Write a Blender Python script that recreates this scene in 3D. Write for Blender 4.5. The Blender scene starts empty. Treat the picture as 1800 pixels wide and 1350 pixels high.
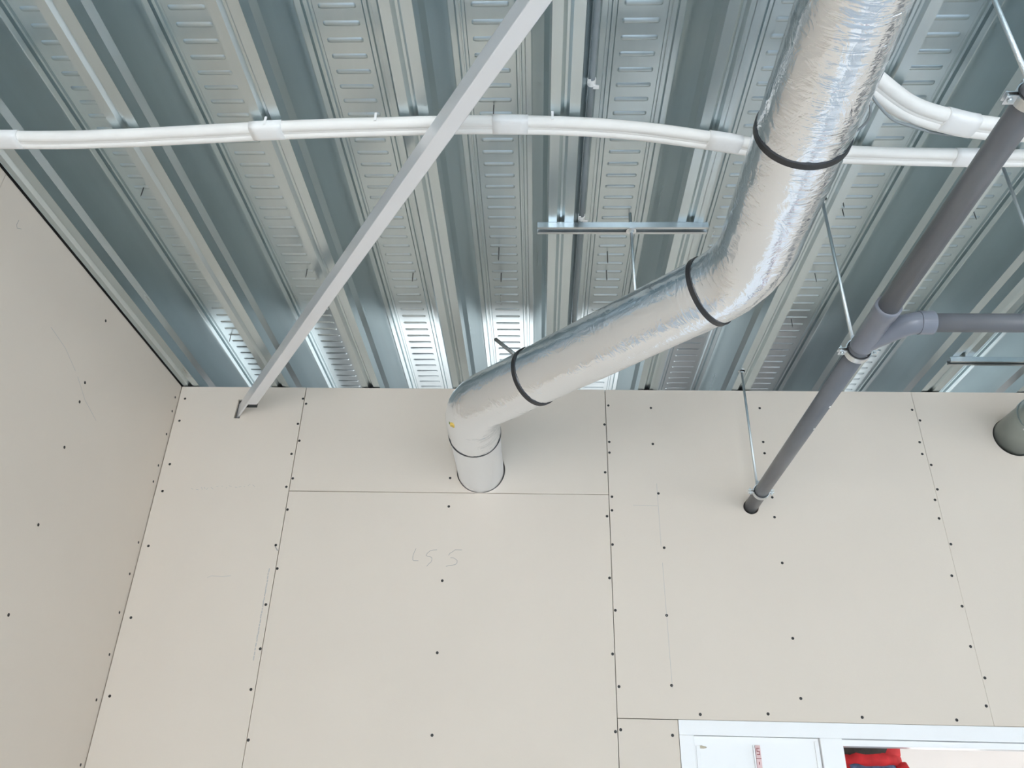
import bpy, bmesh, math, random
from mathutils import Vector, Matrix, noise
random.seed(7)
scene = bpy.context.scene
C = scene.collection
EYE = 1.75                       # camera height above the floor

# ------------------------------------------------------------------ camera
cam_data = bpy.data.cameras.new('camera')
cam_data.sensor_width = 36.0
cam_data.lens = 27.6635
cam_data.clip_start = 0.02
cam = bpy.data.objects.new('camera', cam_data)
C.objects.link(cam)
RT = Vector((0.99933636, 0.02795176, 0.02335677))
DN = Vector((0.00700517, 0.48176975, -0.87626984))
FW = Vector((-0.03574587, 0.87585193, 0.48125422))
M = Matrix.Identity(4)
for i in range(3):
    M[i][0] = RT[i]; M[i][1] = -DN[i]; M[i][2] = -FW[i]
M[2][3] = EYE
cam.matrix_world = M
scene.camera = cam

# ------------------------------------------------------------------ world, lights, exposure
world = bpy.data.worlds.new('world')
scene.world = world
world.use_nodes = True
bg = world.node_tree.nodes['Background']
bg.inputs['Color'].default_value = (0.80, 0.90, 1.0, 1)
bg.inputs['Strength'].default_value = 1.2

def window_light(name, loc, rot, sx, sy, power, col):
    l = bpy.data.lights.new(name, 'AREA')
    l.shape = 'RECTANGLE'; l.size = sx; l.size_y = sy
    l.energy = power; l.color = col
    o = bpy.data.objects.new(name, l)
    o.location = loc; o.rotation_euler = rot
    C.objects.link(o)
    return o
R90 = math.pi / 2
SKY = (0.90, 0.95, 1.0)
# daylight entering by the window openings of the room (behind and to the right of the camera)
window_light('daylight_window', (-0.2, -4.62, 1.30), (R90, 0, 0), 1.9, 2.0, 110, SKY)
window_light('daylight_window.001', (2.9, -4.62, 1.30), (R90, 0, 0), 1.9, 2.0, 45, SKY)
window_light('daylight_window.002', (6.12, 0.2, 1.30), (R90, 0, R90), 3.0, 2.0, 55, SKY)
# light panels added outside the rear openings to brighten the floor, like sky
TILT = math.radians(52)
window_light('added_sky_panel', (-0.2, -5.75, 3.05), (TILT, 0, 0), 2.4, 1.8, 900, SKY)
window_light('added_sky_panel.001', (2.9, -5.75, 3.05), (TILT, 0, 0), 2.4, 1.8, 600, SKY)
# daylight in the room beyond the partition; the side light is added to brighten it
window_light('daylight_window.003', (0.75, 5.72, 1.05), (-R90, 0, 0), 4.3, 1.3, 48, (1.0, 0.97, 0.93))
window_light('added_side_light', (6.12, 4.2, 1.30), (R90, 0, R90), 2.0, 2.0, 100, (1.0, 0.97, 0.93))

vs = scene.view_settings
vs.view_transform = 'Standard'; vs.look = 'None'
vs.exposure = 0.0; vs.gamma = 1.0
vs.use_curve_mapping = False
try:
    scene.cycles.max_bounces = 10
    scene.cycles.diffuse_bounces = 6
    scene.cycles.glossy_bounces = 6
    scene.cycles.caustics_reflective = True
    scene.cycles.blur_glossy = 0.6
    scene.cycles.sample_clamp_indirect = 6.0
    scene.cycles.use_denoising = True
except Exception:
    pass

# ------------------------------------------------------------------ materials
def mat(name, col, rough=0.5, metal=0.0, var=0.0, vscale=6.0, bump=0.0, bscale=60.0, spec=0.5, stretch=None, rvar=0.0):
    m = bpy.data.materials.new(name); m.use_nodes = True
    nt = m.node_tree; n = nt.nodes; b = n['Principled BSDF']
    b.inputs['Base Color'].default_value = (*col, 1)
    b.inputs['Roughness'].default_value = rough
    b.inputs['Metallic'].default_value = metal
    b.inputs['Specular IOR Level'].default_value = spec
    if var or bump or rvar:
        tc = n.new('ShaderNodeTexCoord'); mp = n.new('ShaderNodeMapping')
        if stretch: mp.inputs['Scale'].default_value = stretch
        nt.links.new(tc.outputs['Object'], mp.inputs['Vector'])
    if var or rvar:
        nz = n.new('ShaderNodeTexNoise'); nz.inputs['Scale'].default_value = vscale
        nz.inputs['Detail'].default_value = 5
        nt.links.new(mp.outputs['Vector'], nz.inputs['Vector'])
    if var:
        cr = n.new('ShaderNodeValToRGB')
        cr.color_ramp.elements[0].position = 0.3; cr.color_ramp.elements[1].position = 0.7
        cr.color_ramp.elements[0].color = (*[c * (1 - var) for c in col], 1)
        cr.color_ramp.elements[1].color = (*[min(1, c * (1 + var)) for c in col], 1)
        nt.links.new(nz.outputs['Fac'], cr.inputs['Fac'])
        nt.links.new(cr.outputs['Color'], b.inputs['Base Color'])
    if rvar:
        mr = n.new('ShaderNodeMapRange')
        mr.inputs['To Min'].default_value = rough - rvar; mr.inputs['To Max'].default_value = rough + rvar
        nt.links.new(nz.outputs['Fac'], mr.inputs['Value'])
        nt.links.new(mr.outputs['Result'], b.inputs['Roughness'])
    if bump:
        bn = n.new('ShaderNodeTexNoise'); bn.inputs['Scale'].default_value = bscale
        bn.inputs['Detail'].default_value = 4
        nt.links.new(mp.outputs['Vector'], bn.inputs['Vector'])
        bp = n.new('ShaderNodeBump'); bp.inputs['Strength'].default_value = bump
        bp.inputs['Distance'].default_value = 0.002
        nt.links.new(bn.outputs['Fac'], bp.inputs['Height'])
        nt.links.new(bp.outputs['Normal'], b.inputs['Normal'])
    return m

GYPSUM = mat('gypsum_board_paper', (0.725, 0.637, 0.542), 0.85, var=0.012, vscale=3, bump=0.08, bscale=220, spec=0.2)
CORE = mat('wall_core', (0.10, 0.095, 0.09), 0.9)
PAINT = mat('white_plaster', (0.80, 0.78, 0.76), 0.8, var=0.02, vscale=2)
PINK = mat('pinkish_plaster', (0.86, 0.81, 0.79), 0.8, var=0.02, vscale=2)
CONCRETE = mat('concrete_floor', (0.66, 0.725, 0.80), 0.5, var=0.08, vscale=1.3, bump=0.1, bscale=30)
GALV = mat('galvanised_deck', (0.60, 0.67, 0.69), 0.30, 1.0, var=0.03, vscale=4, rvar=0.06, stretch=(6, 0.4, 6))
GALVB = mat('galvanised_bright', (0.72, 0.74, 0.75), 0.28, 1.0, var=0.05, vscale=30)
GALVD = mat('galvanised_dull', (0.37, 0.41, 0.39), 0.42, 0.9, var=0.08, vscale=14)
GALVM = mat('galvanised_rail', (0.58, 0.61, 0.62), 0.30, 1.0, var=0.05, vscale=30)
ZINC = mat('zinc_plated', (0.66, 0.71, 0.72), 0.32, 1.0, bump=0.5, bscale=500)
PAINTED = mat('painted_steel', (0.82, 0.82, 0.83), 0.34, 0.4, var=0.02, vscale=5, spec=0.6)
FOAM = mat('white_pipe_insulation', (0.88, 0.85, 0.80), 0.55, var=0.02, vscale=18, bump=0.25, bscale=90)
TAPE = mat('white_tape', (0.90, 0.88, 0.85), 0.35, bump=0.2, bscale=120)
PVC = mat('grey_pvc', (0.155, 0.16, 0.175), 0.32, var=0.06, vscale=9, rvar=0.05)
PVCL = mat('grey_pvc_fitting', (0.20, 0.21, 0.245), 0.28, var=0.05, vscale=12)
CONDUIT = mat('dark_grey_conduit', (0.27, 0.30, 0.31), 0.45)
RUBBER = mat('black_strap', (0.028, 0.028, 0.030), 0.42)
SCREW = mat('black_drywall_screw', (0.02, 0.018, 0.016), 0.5)
GREYSCREW = mat('grey_roof_screw', (0.12, 0.12, 0.12), 0.5, 0.5)
DUST = mat('gypsum_dust', (0.80, 0.77, 0.72), 0.9)
PENCIL = mat('pencil_graphite', (0.36, 0.335, 0.31), 0.9)
INK = mat('pale_ink', (0.47, 0.45, 0.43), 0.9)
WHITE = mat('white_frame', (0.91, 0.90, 0.885), 0.25, var=0.01)
GASKET = mat('grey_gasket', (0.35, 0.36, 0.37), 0.6)
RED = mat('red_cloth', (0.66, 0.025, 0.03), 0.8, var=0.2, vscale=30)
NAVY = mat('navy_cloth', (0.085, 0.115, 0.20), 0.85, var=0.55, vscale=45)
DARK = mat('dark_brown_cloth', (0.05, 0.04, 0.035), 0.85, var=0.2, vscale=30)
ROD = mat('steel_rod_tube', (0.30, 0.31, 0.30), 0.45, 0.6, bump=0.5, bscale=200)
REDEND = mat('red_end', (0.35, 0.02, 0.02), 0.6)
WOOLY = mat('exposed_insulation_yellow', (0.72, 0.50, 0.12), 0.9, var=0.3, vscale=80)
WOOLG = mat('exposed_insulation_green', (0.22, 0.30, 0.10), 0.9, var=0.3, vscale=80)
RULE = mat('pale_pink_rule', (0.74, 0.52, 0.50), 0.5, var=0.05, vscale=40)
RULEM = mat('dark_red_print', (0.30, 0.05, 0.05), 0.6)
BEIGE = mat('beige_putty', (0.55, 0.48, 0.36), 0.8)

def glass_mat():
    m = bpy.data.materials.new('window_glass'); m.use_nodes = True
    b = m.node_tree.nodes['Principled BSDF']
    b.inputs['Base Color'].default_value = (0.97, 0.99, 0.98, 1)
    b.inputs['Roughness'].default_value = 0.0
    b.inputs['Transmission Weight'].default_value = 1.0
    b.inputs['IOR'].default_value = 1.05
    return m
GLASS = glass_mat()

def foil_mat(name, rough, wrinkle):
    m = bpy.data.materials.new(name); m.use_nodes = True
    nt = m.node_tree; n = nt.nodes; L = nt.links; b = n['Principled BSDF']
    b.inputs['Metallic'].default_value = 1.0
    b.inputs['Base Color'].default_value = (0.87, 0.905, 0.95, 1)
    uv = n.new('ShaderNodeUVMap'); uv.uv_map = 'UVMap'
    def nz(sc, scale, det, dist=0.0):
        mp = n.new('ShaderNodeMapping'); mp.inputs['Scale'].default_value = sc
        L.new(uv.outputs['UV'], mp.inputs['Vector'])
        t = n.new('ShaderNodeTexNoise'); t.inputs['Scale'].default_value = scale
        t.inputs['Detail'].default_value = det; t.inputs['Distortion'].default_value = dist
        L.new(mp.outputs['Vector'], t.inputs['Vector']); return t.outputs['Fac']
    def math_(op, a, bb):
        k = n.new('ShaderNodeMath'); k.operation = op
        for i, v in enumerate((a, bb)):
            if isinstance(v, (int, float)): k.inputs[i].default_value = v
            else: L.new(v, k.inputs[i])
        return k.outputs[0]
    ridged = lambda f: math_('ABSOLUTE', math_('SUBTRACT', f, 0.5), 0)
    trans = ridged(nz((6.5, 1.0, 1), 9, 2, 0.7))       # fine wrinkles running round the pipe
    crump = ridged(nz((1, 1, 1), 16, 4, 1.6))         # crumples
    fine = nz((2.2, 1, 1), 70, 3)
    mask = nz((1, 1, 1), 4.5, 2)
    mr = n.new('ShaderNodeMapRange'); mr.inputs['From Min'].default_value = 0.47; mr.inputs['From Max'].default_value = 0.68
    L.new(mask, mr.inputs['Value'])
    h = math_('ADD', math_('MULTIPLY', math_('MULTIPLY', trans, mr.outputs[0]), 1.5 * wrinkle),
              math_('ADD', math_('MULTIPLY', crump, -0.8 * wrinkle), math_('MULTIPLY', fine, 0.13 * wrinkle)))
    bp = n.new('ShaderNodeBump'); bp.inputs['Strength'].default_value = 0.75
    bp.inputs['Distance'].default_value = 0.0048
    L.new(h, bp.inputs['Height']); L.new(bp.outputs['Normal'], b.inputs['Normal'])
    rr = n.new('ShaderNodeMapRange'); rr.inputs['To Min'].default_value = rough - 0.06; rr.inputs['To Max'].default_value = rough + 0.08
    L.new(mask, rr.inputs['Value']); L.new(rr.outputs[0], b.inputs['Roughness'])
    return m
FOIL = foil_mat('aluminium_foil_wrap', 0.15, 1.0)
FOILS = foil_mat('aluminium_foil_smooth', 0.34, 0.3)

# ------------------------------------------------------------------ helpers
def tag(o, label=None, cat=None, group=None, kind=None):
    if label: o['label'] = label
    if cat: o['category'] = cat
    if group: o['group'] = group
    if kind: o['kind'] = kind
    return o

def link(name, me, m=None, parent=None, smooth=False):
    o = bpy.data.objects.new(name, me); C.objects.link(o)
    if m is not None and len(me.materials) == 0: me.materials.append(m)
    if parent is not None:
        o.parent = parent
        o.matrix_parent_inverse = Matrix.Translation(-parent.location) if parent.location.length else Matrix.Identity(4)
    if smooth:
        for p in me.polygons: p.use_smooth = True
    return o

def empty(name, loc=(0, 0, 0)):
    o = bpy.data.objects.new(name, None); o.location = loc; o.empty_display_size = 0.05
    C.objects.link(o); return o

def mesh(name, verts, faces):
    me = bpy.data.meshes.new(name); me.from_pydata([tuple(v) for v in verts], [], faces); me.update(); return me

def box_mesh(name, a, b, bevel=0.0):
    bm = bmesh.new()
    bmesh.ops.create_cube(bm, size=1)
    for v in bm.verts:
        v.co = Vector([(a[i] + b[i]) / 2 + v.co[i] * (b[i] - a[i]) for i in range(3)])
    if bevel:
        bmesh.ops.bevel(bm, geom=list(bm.edges), offset=bevel, segments=2, affect='EDGES', profile=0.6)
    me = bpy.data.meshes.new(name); bm.to_mesh(me); bm.free(); return me

def box(name, a, b, m, parent=None, bevel=0.0):
    return link(name, box_mesh(name, a, b, bevel), m, parent)

def frames(path):
    """positions, tangents, normals, binormals along a path (parallel transport, up = z where possible)"""
    P = [Vector(p) for p in path]; T = []
    for i in range(len(P)):
        a = P[max(i - 1, 0)]; b = P[min(i + 1, len(P) - 1)]
        T.append((b - a).normalized())
    up = Vector((0, 0, 1)) if abs(T[0].z) < 0.9 else Vector((0, 1, 0))
    N = []
    for t in T:
        nn = up - t * up.dot(t)
        nn.normalize(); N.append(nn); up = nn
    return P, T, N, [t.cross(nn) for t, nn in zip(T, N)]

def tube_mesh(name, path, rad, seg=16, caps=True, disp=None, uv=False):
    P, T, N, B = frames(path)
    verts = []; faces = []; s = 0.0; S = []
    for i, p in enumerate(P):
        if i: s += (p - P[i - 1]).length
        S.append(s)
        r0 = rad(i / (len(P) - 1)) if callable(rad) else rad
        for k in range(seg):
            a = 2 * math.pi * k / seg
            r = r0 + (disp(s, a) if disp else 0)
            verts.append(p + N[i] * (r * math.cos(a)) + B[i] * (r * math.sin(a)))
    for i in range(len(P) - 1):
        for k in range(seg):
            k2 = (k + 1) % seg
            faces.append((i * seg + k, i * seg + k2, (i + 1) * seg + k2, (i + 1) * seg + k))
    nq = len(faces)
    if caps:
        faces.append(tuple(range(seg))[::-1]); faces.append(tuple((len(P) - 1) * seg + k for k in range(seg)))
    me = mesh(name, verts, faces)
    if uv:
        ul = me.uv_layers.new(name='UVMap'); r0 = rad if not callable(rad) else rad(0.5)
        for pi in range(nq):
            i, k = divmod(pi, seg)
            for li, (ii, kk) in zip(me.polygons[pi].loop_indices, ((i, k), (i, k + 1), (i + 1, k + 1), (i + 1, k))):
                ul.data[li].uv = (S[ii], kk / seg * 2 * math.pi * r0)
    for pi in range(nq): me.polygons[pi].use_smooth = True
    me.validate(); me.update()
    bm = bmesh.new(); bm.from_mesh(me); bmesh.ops.recalc_face_normals(bm, faces=bm.faces); bm.to_mesh(me); bm.free()
    return me

def tube(name, path, rad, m, parent=None, **k):
    return link(name, tube_mesh(name, path, rad, **k), m, parent)

def ring_mesh(name, c, axis, r_in, r_out, w, seg=48, a0=0.0, a1=2 * math.pi, up=(0, 0, 1)):
    """flat band round an axis (a strap, a rim, a clamp half)"""
    c = Vector(c); t = Vector(axis).normalized(); u = Vector(up); u = (u - t * u.dot(t)).normalized(); b = t.cross(u)
    full = abs(a1 - a0 - 2 * math.pi) < 1e-6
    n = seg if full else seg + 1
    verts = []; faces = []
    for k in range(n):
        a = a0 + (a1 - a0) * k / seg
        d = u * math.cos(a) + b * math.sin(a)
        for r, h in ((r_in, -w / 2), (r_out, -w / 2), (r_out, w / 2), (r_in, w / 2)):
            verts.append(c + d * r + t * h)
    for k in range(seg):
        k2 = (k + 1) % n
        for j in range(4):
            j2 = (j + 1) % 4
            faces.append((k * 4 + j, k * 4 + j2, k2 * 4 + j2, k2 * 4 + j))
    if not full:
        faces.append((0, 1, 2, 3)); faces.append(tuple((n - 1) * 4 + j for j in (3, 2, 1, 0)))
    me = mesh(name, verts, faces)
    bm = bmesh.new(); bm.from_mesh(me); bmesh.ops.recalc_face_normals(bm, faces=bm.faces); bm.to_mesh(me); bm.free()
    return me

def spline(pts, step=0.02):
    P = [Vector(p) for p in pts]; out = []
    for i in range(len(P) - 1):
        p0 = P[max(i - 1, 0)]; p1 = P[i]; p2 = P[i + 1]; p3 = P[min(i + 2, len(P) - 1)]
        n = max(2, int((p2 - p1).length / step))
        for k in range(n):
            t = k / n
            out.append(0.5 * ((2 * p1) + (p2 - p0) * t + (2 * p0 - 5 * p1 + 4 * p2 - p3) * t * t + (3 * p1 - p0 - 3 * p2 + p3) * t ** 3))
    out.append(P[-1]); return out

def rounded(pts, radius, step=0.012, arc_n=22):
    """polyline with circular fillets; returns the dense path"""
    P = [Vector(p) for p in pts]; out = [P[0]]
    def to(q):
        a = out[-1]; n = max(1, int((q - a).length / step))
        for k in range(1, n + 1): out.append(a.lerp(q, k / n))
    for i in range(1, len(P) - 1):
        R = radius[i - 1]
        d1 = (P[i] - P[i - 1]).normalized(); d2 = (P[i + 1] - P[i]).normalized()
        th = d1.angle(d2); tl = R * math.tan(th / 2)
        a = P[i] - d1 * tl; to(a)
        nrm = (d2 - d1 * d1.dot(d2)).normalized(); c = a + nrm * R
        for k in range(1, arc_n + 1):
            f = th * k / arc_n
            out.append(c - nrm * (R * math.cos(f)) + d1 * (R * math.sin(f)))
    to(P[-1]); return out

def lathe_mesh(name, prof, c, axis, seg=20, up=(0, 0, 1)):
    c = Vector(c); t = Vector(axis).normalized(); u = Vector(up)
    if abs(u.dot(t)) > 0.95: u = Vector((0, 1, 0))
    u = (u - t * u.dot(t)).normalized(); b = t.cross(u)
    verts = []; faces = []
    for r, h in prof:
        for k in range(seg):
            a = 2 * math.pi * k / seg
            verts.append(c + t * h + (u * math.cos(a) + b * math.sin(a)) * r)
    for i in range(len(prof) - 1):
        for k in range(seg):
            k2 = (k + 1) % seg
            faces.append((i * seg + k, i * seg + k2, (i + 1) * seg + k2, (i + 1) * seg + k))
    faces.append(tuple(range(seg))[::-1]); faces.append(tuple((len(prof) - 1) * seg + k for k in range(seg)))
    me = mesh(name, verts, faces)
    bm = bmesh.new(); bm.from_mesh(me); bmesh.ops.recalc_face_normals(bm, faces=bm.faces); bm.to_mesh(me); bm.free()
    return me

def plate_mesh(name, outline, holes, thick, to_world, bevel=0.0008):
    """a flat board with holes, cut from a 2D curve and given thickness"""
    cu = bpy.data.curves.new(name, 'CURVE'); cu.dimensions = '2D'; cu.fill_mode = 'BOTH'
    cu.extrude = thick / 2 - bevel; cu.bevel_depth = bevel; cu.bevel_resolution = 1; cu.offset = -bevel
    for poly in [outline] + holes:
        sp = cu.splines.new('POLY'); sp.points.add(len(poly) - 1); sp.use_cyclic_u = True
        for pt, q in zip(sp.points, poly): pt.co = (q[0], q[1], 0, 1)
    o = bpy.data.objects.new(name, cu); C.objects.link(o)
    me = bpy.data.meshes.new_from_object(o)
    bpy.data.objects.remove(o); bpy.data.curves.remove(cu)
    for v in me.vertices: v.co = to_world(v.co)
    bm = bmesh.new(); bm.from_mesh(me); bmesh.ops.recalc_face_normals(bm, faces=bm.faces); bm.to_mesh(me); bm.free()
    me.materials.clear()
    return me

def circle(cx, cz, r, n=48):
    return [(cx + r * math.cos(2 * math.pi * k / n), cz + r * math.sin(2 * math.pi * k / n)) for k in range(n)]

# ------------------------------------------------------------------ dimensions (metres, floor at z = 0)
WY = 2.766            # face of the back wall
WX = -1.455           # face of the left wall
ZL = EYE + 1.50       # underside of the deck's lower flanges
PITCH = 0.3685
X0 = 0.0205
FLW = 0.072
XR, YF, YB = 6.1, -4.6, 5.7     # right wall, wall behind the camera, far wall of the next room

# ------------------------------------------------------------------ floor and room shell
tag(box('floor', (WX - 0.1, YF - 0.1, -0.12), (XR + 0.1, YB + 0.1, 0.0), CONCRETE), 'light grey concrete floor', kind='structure')
def wall_with_openings(name, axis, face, depth, span, top, openings, m):
    """a wall built of solid pieces round rectangular openings (lo, hi, z0, z1)"""
    bm = bmesh.new()
    cuts = sorted({span[0], span[1], *[o[0] for o in openings], *[o[1] for o in openings]})
    for a, b in zip(cuts[:-1], cuts[1:]):
        mid = (a + b) / 2; op = [o for o in openings if o[0] < mid < o[1]]
        segs = [(0, top)] if not op else [(0, op[0][2]), (op[0][3], top)]
        for z0, z1 in segs:
            if z1 - z0 < 1e-4: continue
            g = bmesh.ops.create_cube(bm, size=1)['verts']
            for v in g:
                along = (a + b) / 2 + v.co.x * (b - a); dd = face + depth * (v.co.y + 0.5); zz = (z0 + z1) / 2 + v.co.z * (z1 - z0)
                v.co = Vector((along, dd, zz)) if axis == 'x' else Vector((dd, along, zz))
    me = bpy.data.meshes.new(name); bm.to_mesh(me); bm.free()
    return tag(link(name, me, m), kind='structure')
TOP = ZL + 0.205
wf = wall_with_openings('wall_front', 'x', YF, -0.1, (WX - 0.1, XR), TOP, [(-1.15, 0.75, 0.3, 2.3), (1.95, 3.85, 0.3, 2.3)], PAINT)
wr = wall_with_openings('wall_right', 'y', XR, 0.1, (YF, YB), TOP, [(-1.3, 1.7, 0.3, 2.3), (3.2, 5.2, 0.3, 2.3)], PAINT)
wn = wall_with_openings('wall_far', 'x', YB, 0.1, (WX - 0.1, XR), TOP, [(-1.4, 2.9, 0.4, 1.75)], PINK)
for i, (nm, axis, f, lo, hi, z0, z1) in enumerate([('window_1', 'x', YF - 0.05, -1.15, 0.75, 0.3, 2.3), ('window_2', 'x', YF - 0.05, 1.95, 3.85, 0.3, 2.3),
                                                 ('window_3', 'y', XR + 0.05, -1.3, 1.7, 0.3, 2.3), ('window_4', 'x', YB + 0.05, -1.4, 2.9, 0.4, 1.75), ('added_window_5', 'y', XR + 0.05, 3.2, 5.2, 0.3, 2.3)]):  # the last window is an unseen one, added to brighten the next room
    w = empty(nm, ((lo + hi) / 2, f, z0) if axis == 'x' else (f, (lo + hi) / 2, z0)); tag(w, kind='structure')
    def bar(n_, a0, a1, c0, c1):
        A = (a0, f - 0.03, c0) if axis == 'x' else (f - 0.03, a0, c0)
        Bq = (a1, f + 0.03, c1) if axis == 'x' else (f + 0.03, a1, c1)
        box(n_, A, Bq, WHITE, w)
    bar('window_frame', lo, lo + 0.05, z0, z1); bar('window_frame', hi - 0.05, hi, z0, z1)
    bar('window_frame', lo, hi, z0, z0 + 0.05); bar('window_frame', lo, hi, z1 - 0.05, z1)
    bar('mullion', (lo + hi) / 2 - 0.025, (lo + hi) / 2 + 0.025, z0, z1)

# ------------------------------------------------------------------ ceiling: roof slab with trapezoidal steel deck sheets
ceiling = tag(box('ceiling', (WX - 0.1, YF - 0.1, ZL + 0.225), (XR + 0.1, YB + 0.1, ZL + 0.30), GALVD),
              'underside of a ribbed galvanised steel roof deck', kind='structure')
def right_web(xr):        # from the right edge of a lower flange up to the ridged upper flange
    return [(xr, 0), (xr + .005, .037), (xr + .017, .056), (xr + .047, .195), (xr + .049, .197), (xr + .063, .197), (xr + .066, .208), (xr + .073, .208),
            (xr + .075, .199), (xr + .0785, .199), (xr + .080, .208), (xr + .086, .208), (xr + .0885, .205)]
def left_web(xl):
    return [(2 * xl - x, z) for x, z in right_web(xl)][::-1]
def flange(xl):
    return [(xl + .024, 0), (xl + .033, .010), (xl + .039, .010), (xl + .046, 0)]
def bead_verts(cx, cy, half, verts, faces):
    """one embossed bead across the upper flange, bulging down"""
    prof = [(-.0075, 0), (-.0042, -.0022), (0, -.0030), (.0042, -.0022), (.0075, 0)]
    base = len(verts); st = [(-1, 0.0), (-0.93, 0.8), (-0.86, 1), (0.86, 1), (0.93, 0.8), (1, 0.0)]
    for sx, sc in st:
        for dy, dz in prof:
            verts.append((cx + sx * half, cy + dy * (0.55 + 0.45 * sc), ZL + .2049 + dz * sc))
    for i in range(len(st) - 1):
        for j in range(4):
            a = base + i * 5 + j
            faces.append((a, a + 1, a + 6, a + 5))
ROOF_SCREWS = [(0.227, 2.154, 0.051), (0.232, 2.260, 0.045), (-0.144, 2.130, 0.058), (-0.142, 2.278, 0.040), (-1.249, 1.835, 0.038), (-0.839, 2.256, 0.038),
               (-0.460, 2.279, 0.038), (-1.270, 2.700, 0.034), (0.966, 2.274, 0.039), (0.966, 2.568, 0.039), (1.359, 1.947, 0.037), (-0.132, 1.518, 0.039),
               (0.282, 1.960, 0.042), (0.937, 1.900, 0.03), (0.951, 1.942, 0.03)]
n_first = -5
sheets = []
while True:
    n = n_first + 2 * len(sheets)
    xs = X0 + PITCH * n
    if xs + FLW > XR: break
    prof = [(xs + FLW - .014, -.0016), (xs + FLW, -.0016)] + right_web(xs + FLW)[1:]
    x1 = xs + PITCH
    prof += left_web(x1) + flange(x1) + right_web(x1 + FLW)
    x2 = xs + 2 * PITCH
    prof += left_web(x2) + flange(x2) + [(x2 + FLW, 0), (x2 + FLW + .0008, .004)]
    prof = [(min(max(x, WX + 0.009), XR), z) for x, z in prof]
    verts = []; faces = []
    for x, z in prof:
        verts.append((x, YF, ZL + z)); verts.append((x, YB, ZL + z))
    for i in range(len(prof) - 1):
        faces.append((2 * i, 2 * i + 2, 2 * i + 3, 2 * i + 1))
    sh = link('deck_sheet', mesh('deck_sheet', verts, faces), GALV, ceiling)
    sheets.append((xs, sh))
    for xf in (xs, x1):
        cx = xf + FLW / 2 + PITCH / 2
        if not (WX < cx < 3.2): continue
        bv = []; bf = []
        y = -0.6 + (0.02 if int(round((xf - X0) / PITCH)) % 2 else 0.0)
        y = 1.692 - 0.048 * 48
        while y < 3.4:
            bead_verts(cx + random.uniform(-.001, .001), y, 0.046, bv, bf); y += 0.048
        e = link('embossed_bead_row', mesh('embossed_bead_row', bv, bf), GALV, sh, smooth=True); e['kind'] = 'stuff'
tipmesh = None
for x, y, ln in ROOF_SCREWS:
    own = [s for xs, s in sheets if xs + FLW <= x][-1]
    me = lathe_mesh('roof_screw', [(.0006, -ln), (.0016, -ln + .008), (.0017, 0.0), (.0017, .004)], (x, y, ZL + .205), (0, 0, 1), seg=8)
    link('roof_screw', me, GREYSCREW, own)

# ------------------------------------------------------------------ back wall: core and plasterboards
DUCT_C = (-0.222, EYE + 1.143); DUCT_R = 0.0885
PVX, PVZ, PVR = 0.775, EYE + 1.015, 0.0238
STUB_C = (1.800, EYE + 1.306); STUB_R = 0.0745
DX0, DX1, DZ = 0.453, 2.10, EYE + 0.286          # door opening
BT = 0.0125
wall_back = wall_with_openings('wall_back', 'x', WY + BT + 0.001, 0.058, (WX - 0.1, XR), ZL - 0.004, [(DX0 - 0.002, DX1 + .002, 0.0, DZ + .002)], CORE)
wall_back['label'] = 'stud wall lined with unpainted plasterboard'
bsheet = tag(wall_with_openings('wall_back_lining', 'x', WY + BT + 0.060, 0.0125, (WX - 0.1, XR), ZL - 0.004, [(DX0 - 0.002, DX1 + .002, 0.0, DZ + .002)], PINK), kind='structure')
def to_back(v): return Vector((v.x, WY + BT / 2 - v.z, v.y))
G = 0.0011
SX1, SX2, SX3 = -0.943, 0.2575, 1.455
ZT = ZL - 0.002
ZS = EYE + 1.054
def rect(x0, x1, z0, z1): return [(x0 + G, z0 + G), (x1 - G, z0 + G), (x1 - G, z1 - G), (x0 + G, z1 - G)]
boards = []
def board(outline, holes=()):
    o = link('plasterboard', plate_mesh('plasterboard', outline, list(holes), BT, to_back), GYPSUM, wall_back)
    boards.append((min(p[0] for p in outline), max(p[0] for p in outline), min(p[1] for p in outline), max(p[1] for p in outline), o)); return o
# left board with the notch cut round the steel brace
notch = [(-1.213, EYE + 1.357), (-1.190, EYE + 1.357), (-1.190, EYE + 1.405), (-1.128, EYE + 1.405), (-1.128, EYE + 1.440), (-1.210, EYE + 1.440)]
board(rect(WX + 0.002, SX1, 0.01, ZT), [notch])
# the round hole breaks the upper edge of the seam only from above
board(rect(SX1, SX2, ZS, ZT), [circle(DUCT_C[0], EYE + 1.1465, DUCT_R + 0.0032, 64)])
board(rect(SX1, SX2, 0.01, ZS))
board(rect(SX2, SX3 + .0007, DZ, ZT), [circle(PVX, PVZ - .002, PVR + 0.0035, 40)])
board(rect(SX2, DX0, 0.01, DZ))
board([(SX3 + .0003, DZ + G), (SX3 + 1.2 - G, DZ + G), (SX3 + 1.2 - G, ZT - G), (SX3 + .0003, ZT - G)], [circle(STUB_C[0], STUB_C[1] - .001, STUB_R + 0.003, 56)])
board(rect(DX1, SX3 + 1.2, 0.01, DZ))
for k in range(1, 4): board(rect(SX3 + 1.2 * k, min(SX3 + 1.2 * (k + 1), XR), 0.01, ZT))

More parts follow.
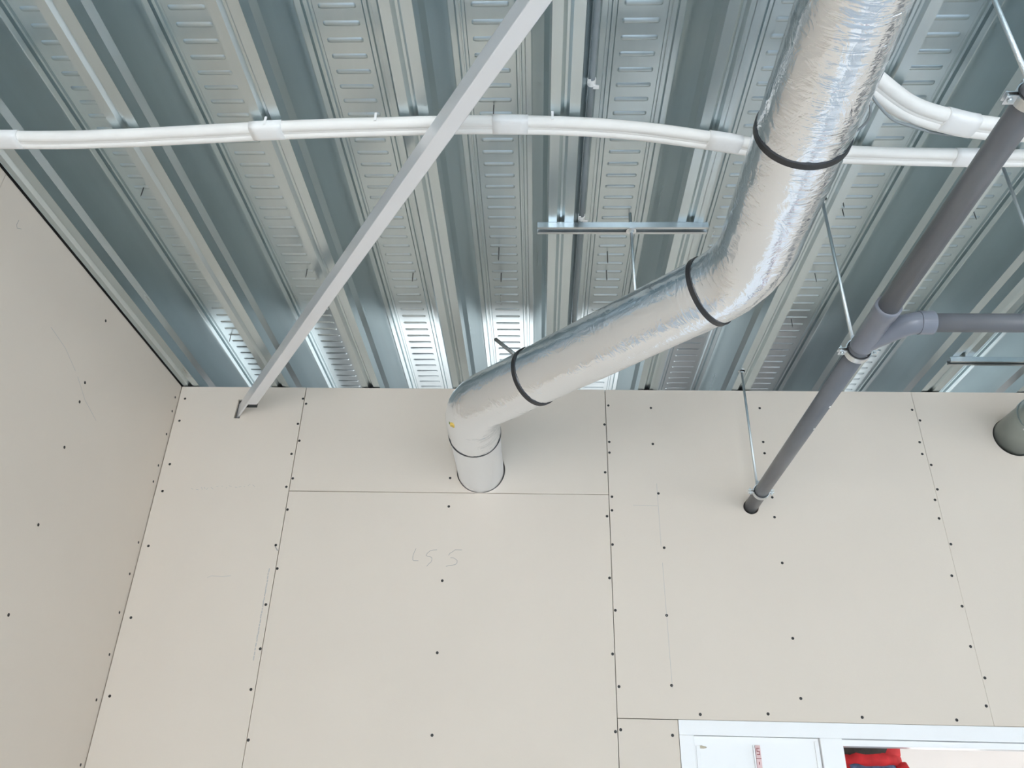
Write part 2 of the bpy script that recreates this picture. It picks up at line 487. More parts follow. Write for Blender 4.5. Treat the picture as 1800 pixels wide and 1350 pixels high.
SB = [(-1.428,3.192),(-1.428,3.093),(-1.423,2.907),(-1.425,2.797),(-1.426,2.584),(-0.949,3.196),(-0.933,3.173),(-0.952,3.084),(-0.935,3.011),(-0.957,2.955),(-0.936,2.854),(-0.955,2.820),(-0.936,2.730),(-0.957,2.594),(-0.937,2.508),(-1.424,2.327),(-1.429,2.070),(-0.956,2.380),(-0.949,2.231),(-0.957,2.100),(-0.937,1.946),(-0.341,2.474),(-0.342,2.229),(-0.341,1.973),(-0.337,2.863),(-0.335,2.750),(0.269,3.176),(0.251,3.093),(0.267,3.019),(0.266,2.974),(0.247,2.893),(0.269,2.796),(0.267,2.743),(0.248,2.720),(0.264,2.614),(0.249,2.493),(0.435,3.167),(0.433,3.012),(0.441,2.811),(0.448,2.605),(0.858,3.170),(0.853,3.025),(0.852,2.978),(0.857,2.801),(0.855,2.725),(0.859,2.556),(0.250,2.236),(0.267,2.133),(0.250,1.996),(0.267,2.002),(0.440,2.140),(0.432,1.989),(0.526,2.053),(0.744,2.059),(0.858,2.298),(0.856,2.108),(1.043,2.055),(1.341,2.053),(1.463,2.183),(1.445,2.097),(1.443,3.168),(1.463,3.122),(1.441,3.030),(1.440,2.981),(1.463,2.937),(1.463,2.840),(1.445,2.799),(1.443,2.728),(0.265,2.381),(0.440,2.367),(1.462,2.633),(1.438,2.520),(1.447,2.415),(1.442,2.282)]
SL = [(2.738,3.183),(2.742,3.123),(2.744,3.024),(2.744,2.892),(2.738,2.824),(2.744,2.590),(2.740,2.474),(2.166,2.708),(2.167,3.171),(2.164,2.933),(2.168,2.866),(2.160,2.202),(2.738,2.338),(2.736,2.054),(2.742,1.861),(2.744,2.199),(2.162,2.460)]
screw_head = None
def screw(parent, loc, nrm):
    """a countersunk black screw, its head dished just below a rim of torn paper"""
    global screw_head
    if screw_head is None:
        screw_head = lathe_mesh('screw', [(.0050, 0.0), (.0050, .0004), (.0028, .0004), (.0020, .0001)], (0, 0, 0), (0, 0, 1), seg=10)
        screw_head.materials.append(SCREW)
        screw_rim = lathe_mesh('torn_paper_rim', [(.0064, 0), (.0061, .0002), (.0052, .00025)], (0, 0, 0), (0, 0, 1), seg=10)
        screw_rim.materials.append(DUST)
        screw.rim = screw_rim
    q = Vector(nrm).to_track_quat('Z', 'Y')
    for nm, me in (('screw', screw_head),):
        o = bpy.data.objects.new(nm, me); C.objects.link(o); o.location = loc; o.rotation_mode = 'QUATERNION'; o.rotation_quaternion = q
        o.parent = parent
for x, z in SB:
    own = [b for b in boards if b[0] - .002 <= x <= b[1] + .002 and b[2] <= z <= b[3]]
    if own: screw(own[0][4], (x, WY - 0.0002, z), (0, -1, 0))

# pencil marks and printed line on the boards: thin strokes of graphite lying on the paper
def strokes(name, parent, lines, w, m, place):
    verts = []; faces = []
    for ln in lines:
        P = [Vector(p) for p in ln]
        for a, b in zip(P[:-1], P[1:]):
            d = (b - a)
            if d.length < 1e-6: continue
            d.normalize(); n2 = Vector((-d.y, d.x)) * (w / 2); e = d * (w / 3); base = len(verts)
            for q in (a - e - n2, b + e - n2, b + e + n2, a - e + n2): verts.append(place(q))
            faces.append((base, base + 1, base + 2, base + 3))
    return link(name, mesh(name, verts, faces), m, parent)
def on_back(q): return (q.x, WY - 0.00035, q.y)
def on_left(q): return (WX + 0.00035, q.x, q.y)
b_mid = boards[2][4]; b_left = boards[0][4]; b_door = boards[3][4]; b_up = boards[1][4]
num = [[(-0.444,2.589),(-0.449,2.575),(-0.452,2.566),(-0.453,2.556),(-0.452,2.547),(-0.448,2.544),(-0.432,2.544)],
       [(-0.368,2.585),(-0.381,2.584),(-0.391,2.582),(-0.399,2.575),(-0.404,2.569),(-0.405,2.564),(-0.400,2.561),(-0.389,2.559),(-0.384,2.556),(-0.383,2.548),(-0.386,2.540),(-0.394,2.533),(-0.400,2.525)],
       [(-0.278,2.586),(-0.302,2.586),(-0.312,2.578),(-0.320,2.573),(-0.324,2.566)],
       [(-0.317,2.557),(-0.307,2.557),(-0.298,2.552),(-0.292,2.546),(-0.293,2.538),(-0.299,2.532),(-0.316,2.529),(-0.331,2.526)]]
strokes('pencil_number', b_mid, num, 0.0016, PENCIL, on_back)
dashes = []
z = EYE + 0.757
while z > EYE + 0.454:
    l = random.uniform(.004, .013)
    x = -0.966 + random.uniform(-.0008, .0008)
    dashes.append([(x, z), (x, z - l)]); z -= l + random.uniform(.002, .006)
strokes('printed_line', b_left, dashes, 0.0034, INK, on_back)
wr_ = []
x = -1.319
while x < -1.075:
    l = random.uniform(.004, .012); zz = EYE + 1.056 + (x + 1.319) * 0.08
    wr_.append([(x, zz + random.uniform(-.006, .006)), (x + l, zz + random.uniform(-.006, .006))]); x += l + random.uniform(.005, .014)
strokes('faint_pencil_scribble', b_left, wr_ + [[(-1.184, EYE + .722), (-1.17, EYE + .728), (-1.13, EYE + .726), (-1.10, EYE + .730)]], 0.0012, INK, on_back)
strokes('pencil_line', b_door, [[(0.437, EYE + 1.10), (0.4375, EYE + .86)], [(0.438, EYE + .80), (0.442, EYE + .381)], [(0.345, EYE + 1.014), (0.435, EYE + 1.013)]], 0.0011, INK, on_back)
strokes('pencil_tick', b_left, [[(-0.958, EYE + .838), (-0.947, EYE + .824)]], 0.0035, PENCIL, on_back)

# ------------------------------------------------------------------ left wall
wall_left = tag(box('wall_left', (WX - 0.10, YF, 0.0), (WX - BT - 0.001, YB, ZL + 0.20), CORE), 'side wall lined with plasterboard', kind='structure')
def to_left(v): return Vector((WX - BT / 2 + v.z, v.x, v.y))
lb = []
for a, b in ((1.56, WY + 0.0125), (0.36, 1.56), (-0.84, 0.36), (-2.04, -0.84), (-3.24, -2.04), (YF + .002, -3.24)):
    if a > 1.5:
        o1 = link('plasterboard', plate_mesh('plasterboard', [(a + .0002, 0.01), (b - .0002, 0.01), (b - .0002, ZL - .002), (a + .0002, ZL - .002)], [], BT, to_left), GYPSUM, wall_left)
    else:
        o1 = link('plasterboard', plate_mesh('plasterboard', [(a + .0002, 0.01), (b - .0002, 0.01), (b - .0002, ZL - .002), (a + .0002, ZL - .002)], [], BT, to_left), GYPSUM, wall_left)
    lb.append(o1)
for y, z in SL: screw(lb[0], (WX + 0.0002, y, z), (1, 0, 0))
strokes('pencil_mark', lb[0], [[(1.662, 3.173), (1.661, 3.156), (1.667, 3.149), (1.682, 3.158)]], 0.0016, PENCIL, on_left)
strokes('scuff_line', lb[0], [[(1.93, 2.992), (2.02, 2.975), (2.10, 2.940)], [(2.12, 2.93), (2.19, 2.885), (2.28, 2.855)]], 0.0014, INK, on_left)

# ------------------------------------------------------------------ foil-wrapped ventilation duct
DZc = DUCT_C[1]
duct = tag(empty('ventilation_duct', (DUCT_C[0], WY, DZc)), 'crinkled silver foil wrapped ventilation duct bending out of the plasterboard wall', 'duct')
P0 = (DUCT_C[0], WY + 0.05, DZc); P1 = (DUCT_C[0], 2.237, DZc); P2 = (0.492, 1.523, DZc); P3 = (0.490, -1.6, DZc)
path = rounded([P0, P1, P2, P3], [0.22, 0.26], step=0.010, arc_n=26)
cut_pts = [(DUCT_C[0], 2.432), (-0.016, 2.030), (0.414, 1.601), (0.491, 1.086)]
cuts = []
for cx, cy in cut_pts:
    cuts.append(min(range(len(path)), key=lambda i: (path[i].x - cx) ** 2 + (path[i].y - cy) ** 2))
idx = [0] + cuts + [len(path) - 1]
acc = [0.0]
for a, b in zip(path[:-1], path[1:]): acc.append(acc[-1] + (b - a).length)
def foil_disp(s0, amp):
    def f(s, a):
        S = s + s0; v = a * DUCT_R
        q = Vector((math.cos(a) * 1.1, math.sin(a) * 1.1, S * 7))
        d = noise.noise(q) * 0.0013 * amp
        q2 = Vector((math.cos(a) * 2.6, math.sin(a) * 2.6, S * 42))
        d += (abs(noise.noise(q2)) - .25) * 0.0016 * amp
        q3 = Vector((math.cos(a) * 9, math.sin(a) * 9, S * 95))
        d += noise.noise(q3) * 0.0007 * amp
        return d
    return f
for k in range(5):
    seg = path[idx[k]:idx[k + 1] + 1]
    nm = ('outlet_section', 'elbow_section', 'diagonal_section', 'bend_section', 'straight_section')[k]
    me = tube_mesh(nm, seg, 0.0866 if k == 0 else DUCT_R, seg=112, caps=(k in (0, 4)), disp=foil_disp(acc[idx[k]], 0.15 if k == 0 else 1.0), uv=True)
    if k:   # shift the wrinkle pattern on
        for l in me.uv_layers['UVMap'].data: l.uv[0] += acc[idx[k]]
    link(nm, me, FOILS if k == 0 else FOIL, duct)
for k, c in enumerate(cuts):
    t = (path[c + 1] - path[c - 1]).normalized()
    link('strap', ring_mesh('strap', path[c], t, DUCT_R - .004, DUCT_R + (.0030 if k else .0018), .013 if k else .005, seg=72), RUBBER, duct)
# a torn spot at the elbow with the wool showing
def lump(name, c, r, m, parent, sc=(1, 1, 1), seed=0, amp=0.35, sub=2):
    bm = bmesh.new(); bmesh.ops.create_icosphere(bm, subdivisions=sub, radius=1)
    for v in bm.verts:
        d = 1 + amp * noise.noise(v.co * 1.7 + Vector((seed * 3.1, seed, 0)))
        v.co = Vector((c[0] + v.co.x * r * sc[0] * d, c[1] + v.co.y * r * sc[1] * d, c[2] + v.co.z * r * sc[2] * d))
    me = bpy.data.meshes.new(name); bm.to_mesh(me); bm.free()
    return link(name, me, m, parent, smooth=True)
def duct_point(px_dir, c, r):     # point on the elbow surface
    return Vector(c) + Vector(px_dir).normalized() * r
el = path[min(range(len(path)), key=lambda i: (path[i].x + 0.215) ** 2 + (path[i].y - 2.26) ** 2)]
for k, (dv, m_, rr) in enumerate((((-0.78, -0.1, -0.62), WOOLY, .010), ((-0.86, -0.02, -0.50), WOOLG, .007), ((-0.72, -0.14, -0.68), WOOLY, .008))):
    p = duct_point(dv, el, DUCT_R - .002)
    tr = lump('torn_spot', p, rr, m_, duct, (.7, 1.1, .8), k)
    tr['label'] = 'yellow green insulation showing through torn foil'

# round metal duct stub at the right-hand side
stub = tag(empty('duct_stub', (STUB_C[0], WY, STUB_C[1])), 'dull grey galvanised round duct stub coming through the wall beside the ceiling strut', 'duct')
link('spigot', tube_mesh('spigot', [(STUB_C[0], WY + .05, STUB_C[1]), (STUB_C[0], 2.62, STUB_C[1]), (STUB_C[0], 2.30, STUB_C[1])], STUB_R, seg=64), GALVD, stub)
link('collar', ring_mesh('collar', (STUB_C[0], 2.60, STUB_C[1]), (0, 1, 0), STUB_R - .002, STUB_R + .004, .012, seg=64), GALVD, stub)
link('bolt', lathe_mesh('bolt', [(.006, 0), (.006, .006), (.004, .008)], (STUB_C[0] - STUB_R * .80, 2.60, STUB_C[1] - STUB_R * .60), (-.8, 0, -.6), seg=6), GALVB, stub)

# ------------------------------------------------------------------ painted steel brace across the ceiling
bd = Vector((0.546, -0.838, 0)).normalized(); bn = Vector((0.838, 0.546, 0)).normalized()
ZB = EYE + 1.363; BW, BH = 0.037, 0.064
brace = tag(empty('steel_brace', (-1.2, WY, ZB)), 'light grey painted rectangular steel brace running diagonally below the roof deck', 'beam')
Q = Vector((-1.2, WY, ZB))
def prism(name, start, length, n0, n1, z0, z1, m, parent, bevel=.003, skew=True):
    bm = bmesh.new(); vs_ = []
    for s in (0, 1):
        for nn, zz in ((n0, z0), (n1, z0), (n1, z1), (n0, z1)):
            extra = nn * bd.x / -bd.y * 0
            p = start + bn * nn + bd * (length * s)
            if s == 0 and skew: p = p + bd * (nn * bn.y / -bd.y)     # end cut parallel to the wall
            vs_.append(bm.verts.new((p.x, p.y, z0 * 0 + zz)))
    for f in ((3, 2, 1, 0), (4, 5, 6, 7), (0, 1, 5, 4), (1, 2, 6, 5), (2, 3, 7, 6), (3, 0, 4, 7)):
        bm.faces.new([vs_[i] for i in f])
    bmesh.ops.recalc_face_normals(bm, faces=bm.faces)
    bmesh.ops.bevel(bm, geom=list(bm.edges), offset=bevel, segments=3, affect='EDGES', profile=0.6)
    me = bpy.data.meshes.new(name); bm.to_mesh(me); bm.free(); return link(name, me, m, parent)
prism('rectangular_tube', Q + bd * 0.125, 4.2, 0, BW, ZB, ZB + BH, PAINTED, brace)
prism('end_plate', Q - bd * 0.03, 0.20, 0.0006, 0.008, ZB + .001, ZB + BH - .001, PAINTED, brace, bevel=.001)

# ------------------------------------------------------------------ white insulated pipe pairs
ZP = ZL - 0.020
main = [(-1.452, 1.424), (-1.377, 1.420), (-1.236, 1.422), (-1.05, 1.416), (-0.842, 1.404), (-0.64, 1.392), (-0.424, 1.384), (-0.143, 1.378), (0.08, 1.385),
        (0.243, 1.402), (0.409, 1.431), (0.56, 1.460), (0.755, 1.481), (0.985, 1.491), (1.212, 1.496), (1.9, 1.50), (3.0, 1.50)]
def pipe_pair(name, label, pts, joints, zc, r1=.0142, r2=.0120, sep=.0232, ties=()):
    root = tag(empty(name, (pts[0][0], pts[0][1], zc)), label, 'pipe', group='white insulated pipe pairs under the roof deck')
    c = spline([(x, y, zc) for x, y in pts], 0.02)
    P, T, N, B = frames(c)
    side = [Vector((t.y, -t.x, 0)).normalized() for t in T]           # towards the camera side
    side = [s_ if s_.y < 0 else -s_ for s_ in side]
    def wob(s, a): return 0.0007 * noise.noise(Vector((s * 9, math.cos(a), math.sin(a))))
    a = [p + s_ * (sep * .46) + Vector((0, 0, .001)) for p, s_ in zip(P, side)]
    b = [p - s_ * (sep * .54) - Vector((0, 0, .002)) for p, s_ in zip(P, side)]
    tube('insulated_pipe', a, r1, FOAM, root, seg=20, disp=wob)
    tube('insulated_pipe', b, r2, FOAM, root, seg=20, disp=wob)
    # the moulded fin that joins both sleeves
    tube('seam_strip', [p - side[0] * .0005 - Vector((0, 0, .0012)) for p in P], r2 * .88, FOAM, root, seg=8)
    for jx, jl in joints:
        i = min(range(len(P)), key=lambda k: abs(P[k].x - jx)); n = max(2, int(jl / .02))
        sl = list(range(max(0, i - n), min(len(P) - 1, i + n) + 1))
        if len(sl) < 2: continue
        verts = []; faces = []; K = 28
        for j in sl:
            for k in range(K):
                an = 2 * math.pi * k / K
                cx = math.cos(an); sz = math.sin(an)
                w = (sep / 2 + (r1 if cx > 0 else r2) + .0007)
                hh = (r1 + .0008)
                ex = abs(cx) ** .6 * (1 if cx > 0 else -1); ez = abs(sz) ** .6 * (1 if sz > 0 else -1)
                verts.append(P[j] + side[j] * (w * ex) + Vector((0, 0, hh * ez)))
        for q in range(len(sl) - 1):
            for k in range(K):
                k2 = (k + 1) % K
                faces.append((q * K + k, q * K + k2, (q + 1) * K + k2, (q + 1) * K + k))
        faces.append(tuple(range(K))[::-1]); faces.append(tuple((len(sl) - 1) * K + k for k in range(K)))
        me = mesh('taped_joint', verts, faces)
        bm = bmesh.new(); bm.from_mesh(me); bmesh.ops.recalc_face_normals(bm, faces=bm.faces); bm.to_mesh(me); bm.free()
        link('taped_joint', me, TAPE, root)
        for p_ in me.polygons: p_.use_smooth = len(p_.vertices) == 4
    for tx in ties:
        i = min(range(len(P)), key=lambda k: abs(P[k].x - tx)); p = P[i]
        box('tie', (p.x - .003, p.y - sep * .5 - r1 - .002, zc - .006), (p.x + .003, p.y - sep * .5 - r1 + .0005, ZL - .0005), TAPE, root)
    return root
pipe_pair('insulated_pipe_pair', 'long white foam insulated pipe pair sagging across the whole roof deck', main, [(-1.36, .03), (-0.68, .022), (-0.085, .024), (0.45, .03), (1.06, .05)], ZP, ties=(-0.69, -0.40, 0.03))
up2 = [(0.50, 0.93), (0.60, 1.08), (0.70, 1.205), (0.757, 1.255), (0.858, 1.322), (0.979, 1.364), (1.051, 1.379), (1.147, 1.388), (1.5, 1.40), (2.2, 1.40), (3.0, 1.40)]
pipe_pair('insulated_pipe_pair', 'short white foam insulated pipe pair curving out from behind the foil duct', up2, [(0.99, .03)], ZP - .016, r1=.0170, r2=.0150, sep=.0270)
cab = tag(empty('cable', (0.747, 1.267, EYE + 1.44)), 'thin dark grey cable looping below the upper white pipe beside the foil duct', 'cable')
tube('loop', spline([(0.70, 1.20, EYE + 1.47), (0.742, 1.262, EYE + 1.445), (0.777, 1.297, EYE + 1.437), (0.807, 1.322, EYE + 1.434), (0.836, 1.339, EYE + 1.437), (0.90, 1.372, EYE + 1.452), (0.96, 1.40, EYE + 1.466), (1.06, 1.41, EYE + 1.468)], .008), .0035, CONDUIT, cab, seg=8)
tube('loop', spline([(0.71, 1.20, EYE + 1.44), (0.724, 1.242, EYE + 1.41), (0.734, 1.269, EYE + 1.40), (0.737, 1.298, EYE + 1.40), (0.722, 1.327, EYE + 1.40), (0.69, 1.35, EYE + 1.41)], .008), .0030, CONDUIT, cab, seg=8)

# ------------------------------------------------------------------ grey plastic drain pipe with branch
drain = tag(empty('drain_pipe', (PVX, WY, PVZ)), 'dark grey plastic drain pipe with a side branch running to the plasterboard wall', 'pipe')
tube('pipe_run', [(PVX, WY + .05, PVZ), (PVX, 2.2, PVZ), (PVX, 1.60, PVZ)], PVR, PVC, drain, seg=32)
tube('pipe_run', [(PVX, 1.56, PVZ), (PVX, 0.8, PVZ), (PVX, -2.0, PVZ)], PVR, PVC, drain, seg=32)
wye = link('branch_fitting', lathe_mesh('branch_fitting', [(PVR, 0), (.0270, .001), (.0272, .010), (.0266, .014), (.0266, .135), (.0285, .140), (.0290, .165), (.0288, .172), (PVR, .173)],
           (PVX, 1.645, PVZ), (0, -1, 0), seg=36), PVCL, drain, smooth=True)
arm = rounded([(PVX + .002, 1.625, PVZ), (PVX + .075, 1.541, PVZ), (PVX + .20, 1.541, PVZ)], [.055], step=.006, arc_n=14)
cutx = [i for i, p in enumerate(arm) if p.x < PVX + .122][-1]
tube('branch_elbow', arm[:cutx + 1], .0258, PVCL, drain, seg=32)
link('socket_rim', ring_mesh('socket_rim', (PVX + .108, 1.541, PVZ), (1, 0, 0), .0250, .0275, .032, seg=40), PVCL, drain)
tube('branch_pipe', [(PVX + .115, 1.541, PVZ), (PVX + .6, 1.541, PVZ), (3.2, 1.541, PVZ)], .0215, PVC, drain, seg=32)
# splashes of dried paint
for i, (y, r) in enumerate(((1.485, .0060), (1.925, .0052), (2.063, .0044))):
    rr = PVR + .0002
    lump('paint_spot', (PVX + rr * .45, y, PVZ - rr * .89), r, TAPE, drain, (.6, 1.0, .3), i, sub=1)

def hanger(label, x, y, pr, axis, ztop, off=0.0):
    """threaded rod from the deck down to a two-piece pipe clamp"""
    root = tag(empty('pipe_hanger', (x, y, ztop)), label, 'hanger', group='pipe hangers under the roof deck')
    tube('threaded_rod', [(x + off, y, PVZ + pr + .002), (x + off, y, ztop + .003)], .0043, ZINC, root, seg=10)
    link('nut', lathe_mesh('nut', [(.0085, 0), (.0085, -.007)], (x + off, y, ztop), (0, 0, 1), seg=6), GALVB, root)
    link('washer', lathe_mesh('washer', [(.013, 0), (.013, -.0015)], (x + off, y, ztop + .0015), (0, 0, 1), seg=20), GALVB, root)
    ax = Vector(axis)
    cpos = Vector((x if axis[0] else PVX, y, PVZ)); side = Vector((0, 0, 1)).cross(ax)
    link('rubber_liner', ring_mesh('rubber_liner', cpos, ax, pr - .0005, pr + .0022, .020, seg=36), RUBBER, root)
    cl = link('clamp_half', ring_mesh('clamp_half', cpos, ax, pr + .0022, pr + .0042, .018, seg=18, a0=math.pi * .54, a1=math.pi * 1.46), GALVB, root)
    link('clamp_half', ring_mesh('clamp_half', cpos, ax, pr + .0022, pr + .0042, .018, seg=18, a0=-math.pi * .46, a1=math.pi * .46), GALVB, root)
    for s in (-1, 1):
        e0 = cpos + side * (s * (pr + .003)); e1 = cpos + side * (s * (pr + .021))
        lo = Vector([min(e0[i], e1[i]) for i in range(3)]); hi = Vector([max(e0[i], e1[i]) for i in range(3)])
        for i in range(3):
            if abs(ax[i]) > .5: lo[i] -= .009; hi[i] += .009
        box('ear', (lo.x, lo.y, PVZ - .0055), (hi.x, hi.y, PVZ - .0030), GALVB, root, .0006)
        box('ear', (lo.x, lo.y, PVZ + .0030), (hi.x, hi.y, PVZ + .0055), GALVB, root, .0006)
        sc = cpos + side * (s * (pr + .0125))
        link('clamp_screw', lathe_mesh('clamp_screw', [(.0025, .014), (.0025, -.006), (.0048, -.0062), (.0044, -.0095), (.0020, -.0098)], sc, (0, 0, 1), seg=10), ZINC, root)
    link('boss', lathe_mesh('boss', [(.0075, 0), (.0075, .012)], cpos + Vector((off, 0, pr + .003)), (0, 0, 1), seg=6), GALVB, root)
    return root
hanger('threaded rod and clamp holding the drain pipe at its branch fitting', .772, 1.668, .0266, (0, 1, 0), ZL, -.004)
hanger('threaded rod and clamp holding the drain pipe end close to the wall', .772, 2.618, PVR, (0, 1, 0), ZL, -.008)
hanger('threaded rod and clamp on the drain pipe at the upper right picture corner', .780, 0.895, PVR, (0, 1, 0), ZL, 0)
hanger('threaded rod hanging at the right edge for the horizontal branch pipe', 1.187, 1.541, .0215, (1, 0, 0), ZL, 0)

# ------------------------------------------------------------------ slotted mounting rails under the deck
def rail(label, x0, x1, yc, w=.030, h=.019, slots=True):
    root = tag(empty('mounting_rail', ((x0 + x1) / 2, yc, ZL - h)), label, 'rail', group='mounting rails under the roof deck')
    t = .0018; lip = .0085
    pr = [(-w / 2, -h), (-w / 2, 0), (w / 2, 0), (w / 2, -h), (w / 2 - lip, -h), (w / 2 - lip, -h + t * 2.2), (w / 2 - lip + t, -h + t * 2.2), (w / 2 - lip + t, -h + t),
          (w / 2 - t, -h + t), (w / 2 - t, -t), (-w / 2 + t, -t), (-w / 2 + t, -h + t), (-w / 2 + lip - t, -h + t), (-w / 2 + lip - t, -h + t * 2.2), (-w / 2 + lip, -h + t * 2.2), (-w / 2 + lip, -h)]
    verts = [(x0, yc + a, ZL - .0005 + b) for a, b in pr] + [(x1, yc + a, ZL - .0005 + b) for a, b in pr]
    K = len(pr); faces = [(k, (k + 1) % K, K + (k + 1) % K, K + k) for k in range(K)] + [tuple(range(K))[::-1], tuple(range(K, 2 * K))]
    me = mesh('channel', verts, faces)
    bm = bmesh.new(); bm.from_mesh(me); bmesh.ops.recalc_face_normals(bm, faces=bm.faces); bm.to_mesh(me); bm.free()
    link('channel', me, GALVM, root)
    if slots:      # dark slots punched in the back of the channel
        x = x0 + .02
        while x < x1 - .02:
            box('slot', (x, yc - .0035, ZL - .0032), (x + .022, yc + .0035, ZL - .0024), RUBBER, root); x += .044
    return root
r1 = rail('bright galvanised mounting rail under the deck with a rod going down to the foil duct', -0.011, 0.476, 1.776)
link('washer', lathe_mesh('washer', [(.0145, 0), (.0145, -.002)], (0.258, 1.776, ZL - .0195), (0, 0, 1), seg=24), GALVB, r1)
link('nut', lathe_mesh('nut', [(.0085, 0), (.0085, -.007)], (0.258, 1.776, ZL - .0215), (0, 0, 1), seg=6), GALVB, r1)
tube('threaded_rod', [(0.258, 1.776, DZc + DUCT_R + .003), (0.258, 1.776, ZL + .045)], .0043, ZINC, r1, seg=10)
rail('galvanised mounting rail under the deck at the right edge close to the wall', 1.487, 2.45, 2.515)

# ------------------------------------------------------------------ conduit with clips beside a deck rib
cond = tag(empty('conduit', (0.118, WY - .05, ZL + .05)), 'thin dark grey conduit clipped along a rib of the roof deck', 'conduit')
tube('conduit_run', [(0.1185, 2.70, ZL + .052), (0.1185, 1.0, ZL + .052), (0.1185, -2.0, ZL + .052)], .0078, CONDUIT, cond, seg=16)
for y in (1.312, 1.800):
    clip = link('clip', ring_mesh('clip', (0.1185, y, ZL + .052), (0, 1, 0), .0080, .0105, .016, seg=24), TAPE, cond)
    box('clip_foot', (0.1225, y + .002, ZL + .040), (0.1365, y + .012, ZL + .0425), TAPE, cond)
    box('clip_foot', (0.1080, y - .014, ZL + .0410), (0.1160, y - .004, ZL + .0440), TAPE, cond)

# ------------------------------------------------------------------ short tube with a red end lying on the duct
a = Vector((-0.139, 2.075, EYE + 1.298)); b = Vector((-0.085, 2.030, EYE + 1.224))
d = (b - a).normalized()
rod = tag(empty('short_tube', b), 'short grey tube with a red end sticking up behind the duct elbow', 'tube')
tube('tube_body', [a, a.lerp(b, .5), b + d * .025], .0060, ROD, rod, seg=14)
link('red_tip', lathe_mesh('red_tip', [(.0048, 0), (.0048, .001)], a - d * .0008, d, seg=14), REDEND, rod)

# ------------------------------------------------------------------ white door set with side panel and glazing
door = tag(empty('door_1', (DX0, WY, 0)), kind='structure'); door['label'] = 'white door frame with a closed white panel and a clear glazed light'
FY0, FY1 = WY - 0.004, WY + 0.075
zt = DZ
def db(n_, x0, x1, z0, z1, y0=FY0, y1=FY1, m=WHITE, par=None, bev=.002): return box(n_, (x0, y0, z0), (x1, y1, z1), m, par or door, bev)
db('frame_head', DX0, DX1, zt - 0.045, zt)
db('frame_jamb', DX0, DX0 + .046, 0.0, zt - .045)
db('frame_jamb', DX1 - .046, DX1, 0.0, zt - .045)
db('mullion', 0.897, 0.966, 0.0, zt - .045)
# white panel: stiles, recessed sheet
pn = db('panel_leaf', DX0 + .047, 0.896, 0.02, zt - .046, FY0 + .012, FY1 - .02)
db('panel_bead', DX0 + .052, DX0 + .064, 0.05, zt - .075, FY0 + .006, FY0 + .0125, par=pn, bev=.001)
db('panel_bead', 0.880, 0.892, 0.05, zt - .055, FY0 + .006, FY0 + .0125, par=pn, bev=.001)
sp = lump('filler_smear', (0.522, FY0 + .0115, zt - .079), .010, BEIGE, pn, (1.5, .12, .45), 3, sub=2)
# glazed light: bead, gasket, pane
db('glazing_bead', 0.966, DX1 - .046, zt - .066, zt - .0475, FY0 + .010, FY1 - .01)
db('gasket', 0.966, DX1 - .046, zt - .0475, zt - .045, FY0 + .014, FY1 - .02, m=GASKET, bev=0)
db('glazing_bead', 0.966, 0.971, 0.10, zt - .066, FY0 + .012, FY1 - .01)
db('pane', 0.971, DX1 - .046, 0.10, zt - .066, WY + .034, WY + .038, m=GLASS, bev=0)
db('bottom_rail', 0.966, DX1 - .046, 0.0, 0.10)
rule = tag(empty('measuring_rule', (0.70, WY - .004, 1.2)), 'pale pink measuring rule with dark red marks standing against the white door panel', 'rule')
ry = FY0 + .011
tilt = 0.0
def rb(n_, x0, x1, z0, z1, y0, m, par=rule): return box(n_, (x0, y0, z0), (x1, y0 + .0006 if m is RULEM else ry, z1), m, par)
box('rule_strip', (0.6905, ry - .006, 1.20), (0.7065, ry, 1.9655), RULE, rule, .0005)
box('edge_strip', (0.6845, ry - .009, 1.20), (0.6880, ry, 1.9655), PAINTED, rule, .0005)
z = 1.958
k = 0
while z > 1.30:
    y0 = ry - .0066
    if k % 2 == 0:
        for (xa, xb, za, zb) in ((.694, .7035, 0, -.002), (.694, .6958, -.002, -.009), (.694, .7035, -.009, -.011), (.7017, .7035, -.011, -.018), (.694, .7035, -.018, -.020)):
            box('mark', (xa, y0, z + zb), (xb, ry - .0058, z + za), RULEM, rule)
        z -= .030
    else:
        box('mark', (.6905, y0, z - .0012), (.7065, ry - .0058, z), RULEM, rule); z -= .010
        box('mark', (.697, y0, z - .008), (.6995, ry - .0058, z), RULEM, rule); z -= .022
    k += 1

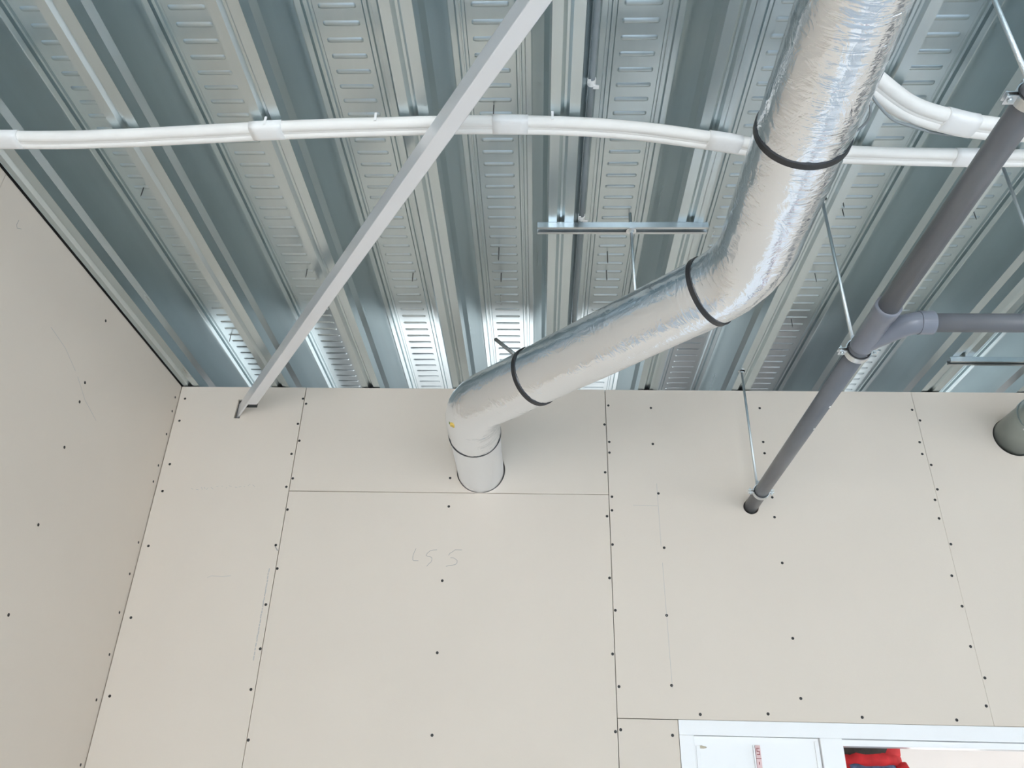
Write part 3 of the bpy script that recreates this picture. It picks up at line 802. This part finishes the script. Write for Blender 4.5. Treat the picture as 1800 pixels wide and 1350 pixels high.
# ------------------------------------------------------------------ seen through the glass: partition and jacket
tag(box('wall_partition', (0.55, 3.46, 0.0), (1.42, 3.54, ZL - .004), PINK), kind='structure')
tag(box('wall_return', (1.46, 4.25, 0.0), (1.60, YB - .01, ZL - .004), PAINT), kind='structure')
jk = tag(empty('jacket', (1.265, 3.37, 1.2)), 'red and navy work jacket hanging behind the door glass', 'jacket')
def cloth(name, prof, m, cx, cy, fold=.012, seed=0.0, nseg=40):
    """draped body: stack of wavy oval rings (z, half width, half depth)"""
    verts = []; faces = []
    for i, (z_, w_, d_) in enumerate(prof):
        for k in range(nseg):
            a_ = 2 * math.pi * k / nseg
            f = 1 + fold / .1 * noise.noise(Vector((math.cos(a_) * 2.2, math.sin(a_) * 2.2, z_ * 9 + seed)))
            verts.append((cx + w_ * f * math.cos(a_), cy + d_ * f * math.sin(a_), z_ + .012 * noise.noise(Vector((math.cos(a_) * 2, math.sin(a_) * 2, seed)))))
    for i in range(len(prof) - 1):
        for k in range(nseg):
            k2 = (k + 1) % nseg
            faces.append((i * nseg + k, i * nseg + k2, (i + 1) * nseg + k2, (i + 1) * nseg + k))
    faces.append(tuple(range(nseg))[::-1]); faces.append(tuple((len(prof) - 1) * nseg + k for k in range(nseg)))
    me = mesh(name, verts, faces)
    bm = bmesh.new(); bm.from_mesh(me); bmesh.ops.recalc_face_normals(bm, faces=bm.faces); bm.to_mesh(me); bm.free()
    return link(name, me, m, jk, smooth=True)
jx, jy = 1.265, 3.37
cloth('body', [(1.25, .135, .060), (1.5, .130, .060), (1.75, .122, .062), (1.90, .118, .064), (1.960, .110, .064), (1.985, .09, .05)], NAVY, jx - .01, jy, .02, 1.0)
cloth('red_yoke', [(1.948, .116, .060), (1.960, .121, .072), (1.980, .118, .074), (1.995, .10, .06)], RED, jx + .002, jy - .003, .012, 4.0)
cloth('dark_hood', [(1.978, .105, .062), (1.988, .112, .070), (2.010, .116, .070), (2.04, .105, .06)], DARK, jx, jy, .012, 7.0)
cloth('red_collar', [(1.975, .085, .05), (1.990, .092, .064), (2.03, .095, .055), (2.07, .07, .04)], RED, jx + .030, jy - .004, .010, 9.0)
tube('sleeve', spline([(jx + .105, jy - .02, 1.95), (jx + .118, jy - .045, 1.88), (jx + .12, jy - .05, 1.75), (jx + .115, jy - .045, 1.5), (jx + .11, jy - .04, 1.3)], .03), .030, RED, jk, seg=16)
tube('sleeve', spline([(jx - .10, jy - .02, 1.94), (jx - .115, jy - .045, 1.88), (jx - .12, jy - .05, 1.75), (jx - .115, jy - .045, 1.5), (jx - .11, jy - .04, 1.3)], .03), .026, RED, jk, seg=16)
tube('hanging_loop', [(jx, 3.462, 2.07), (jx, 3.42, 2.08), (jx, 3.38, 2.05)], .004, DARK, jk, seg=8)
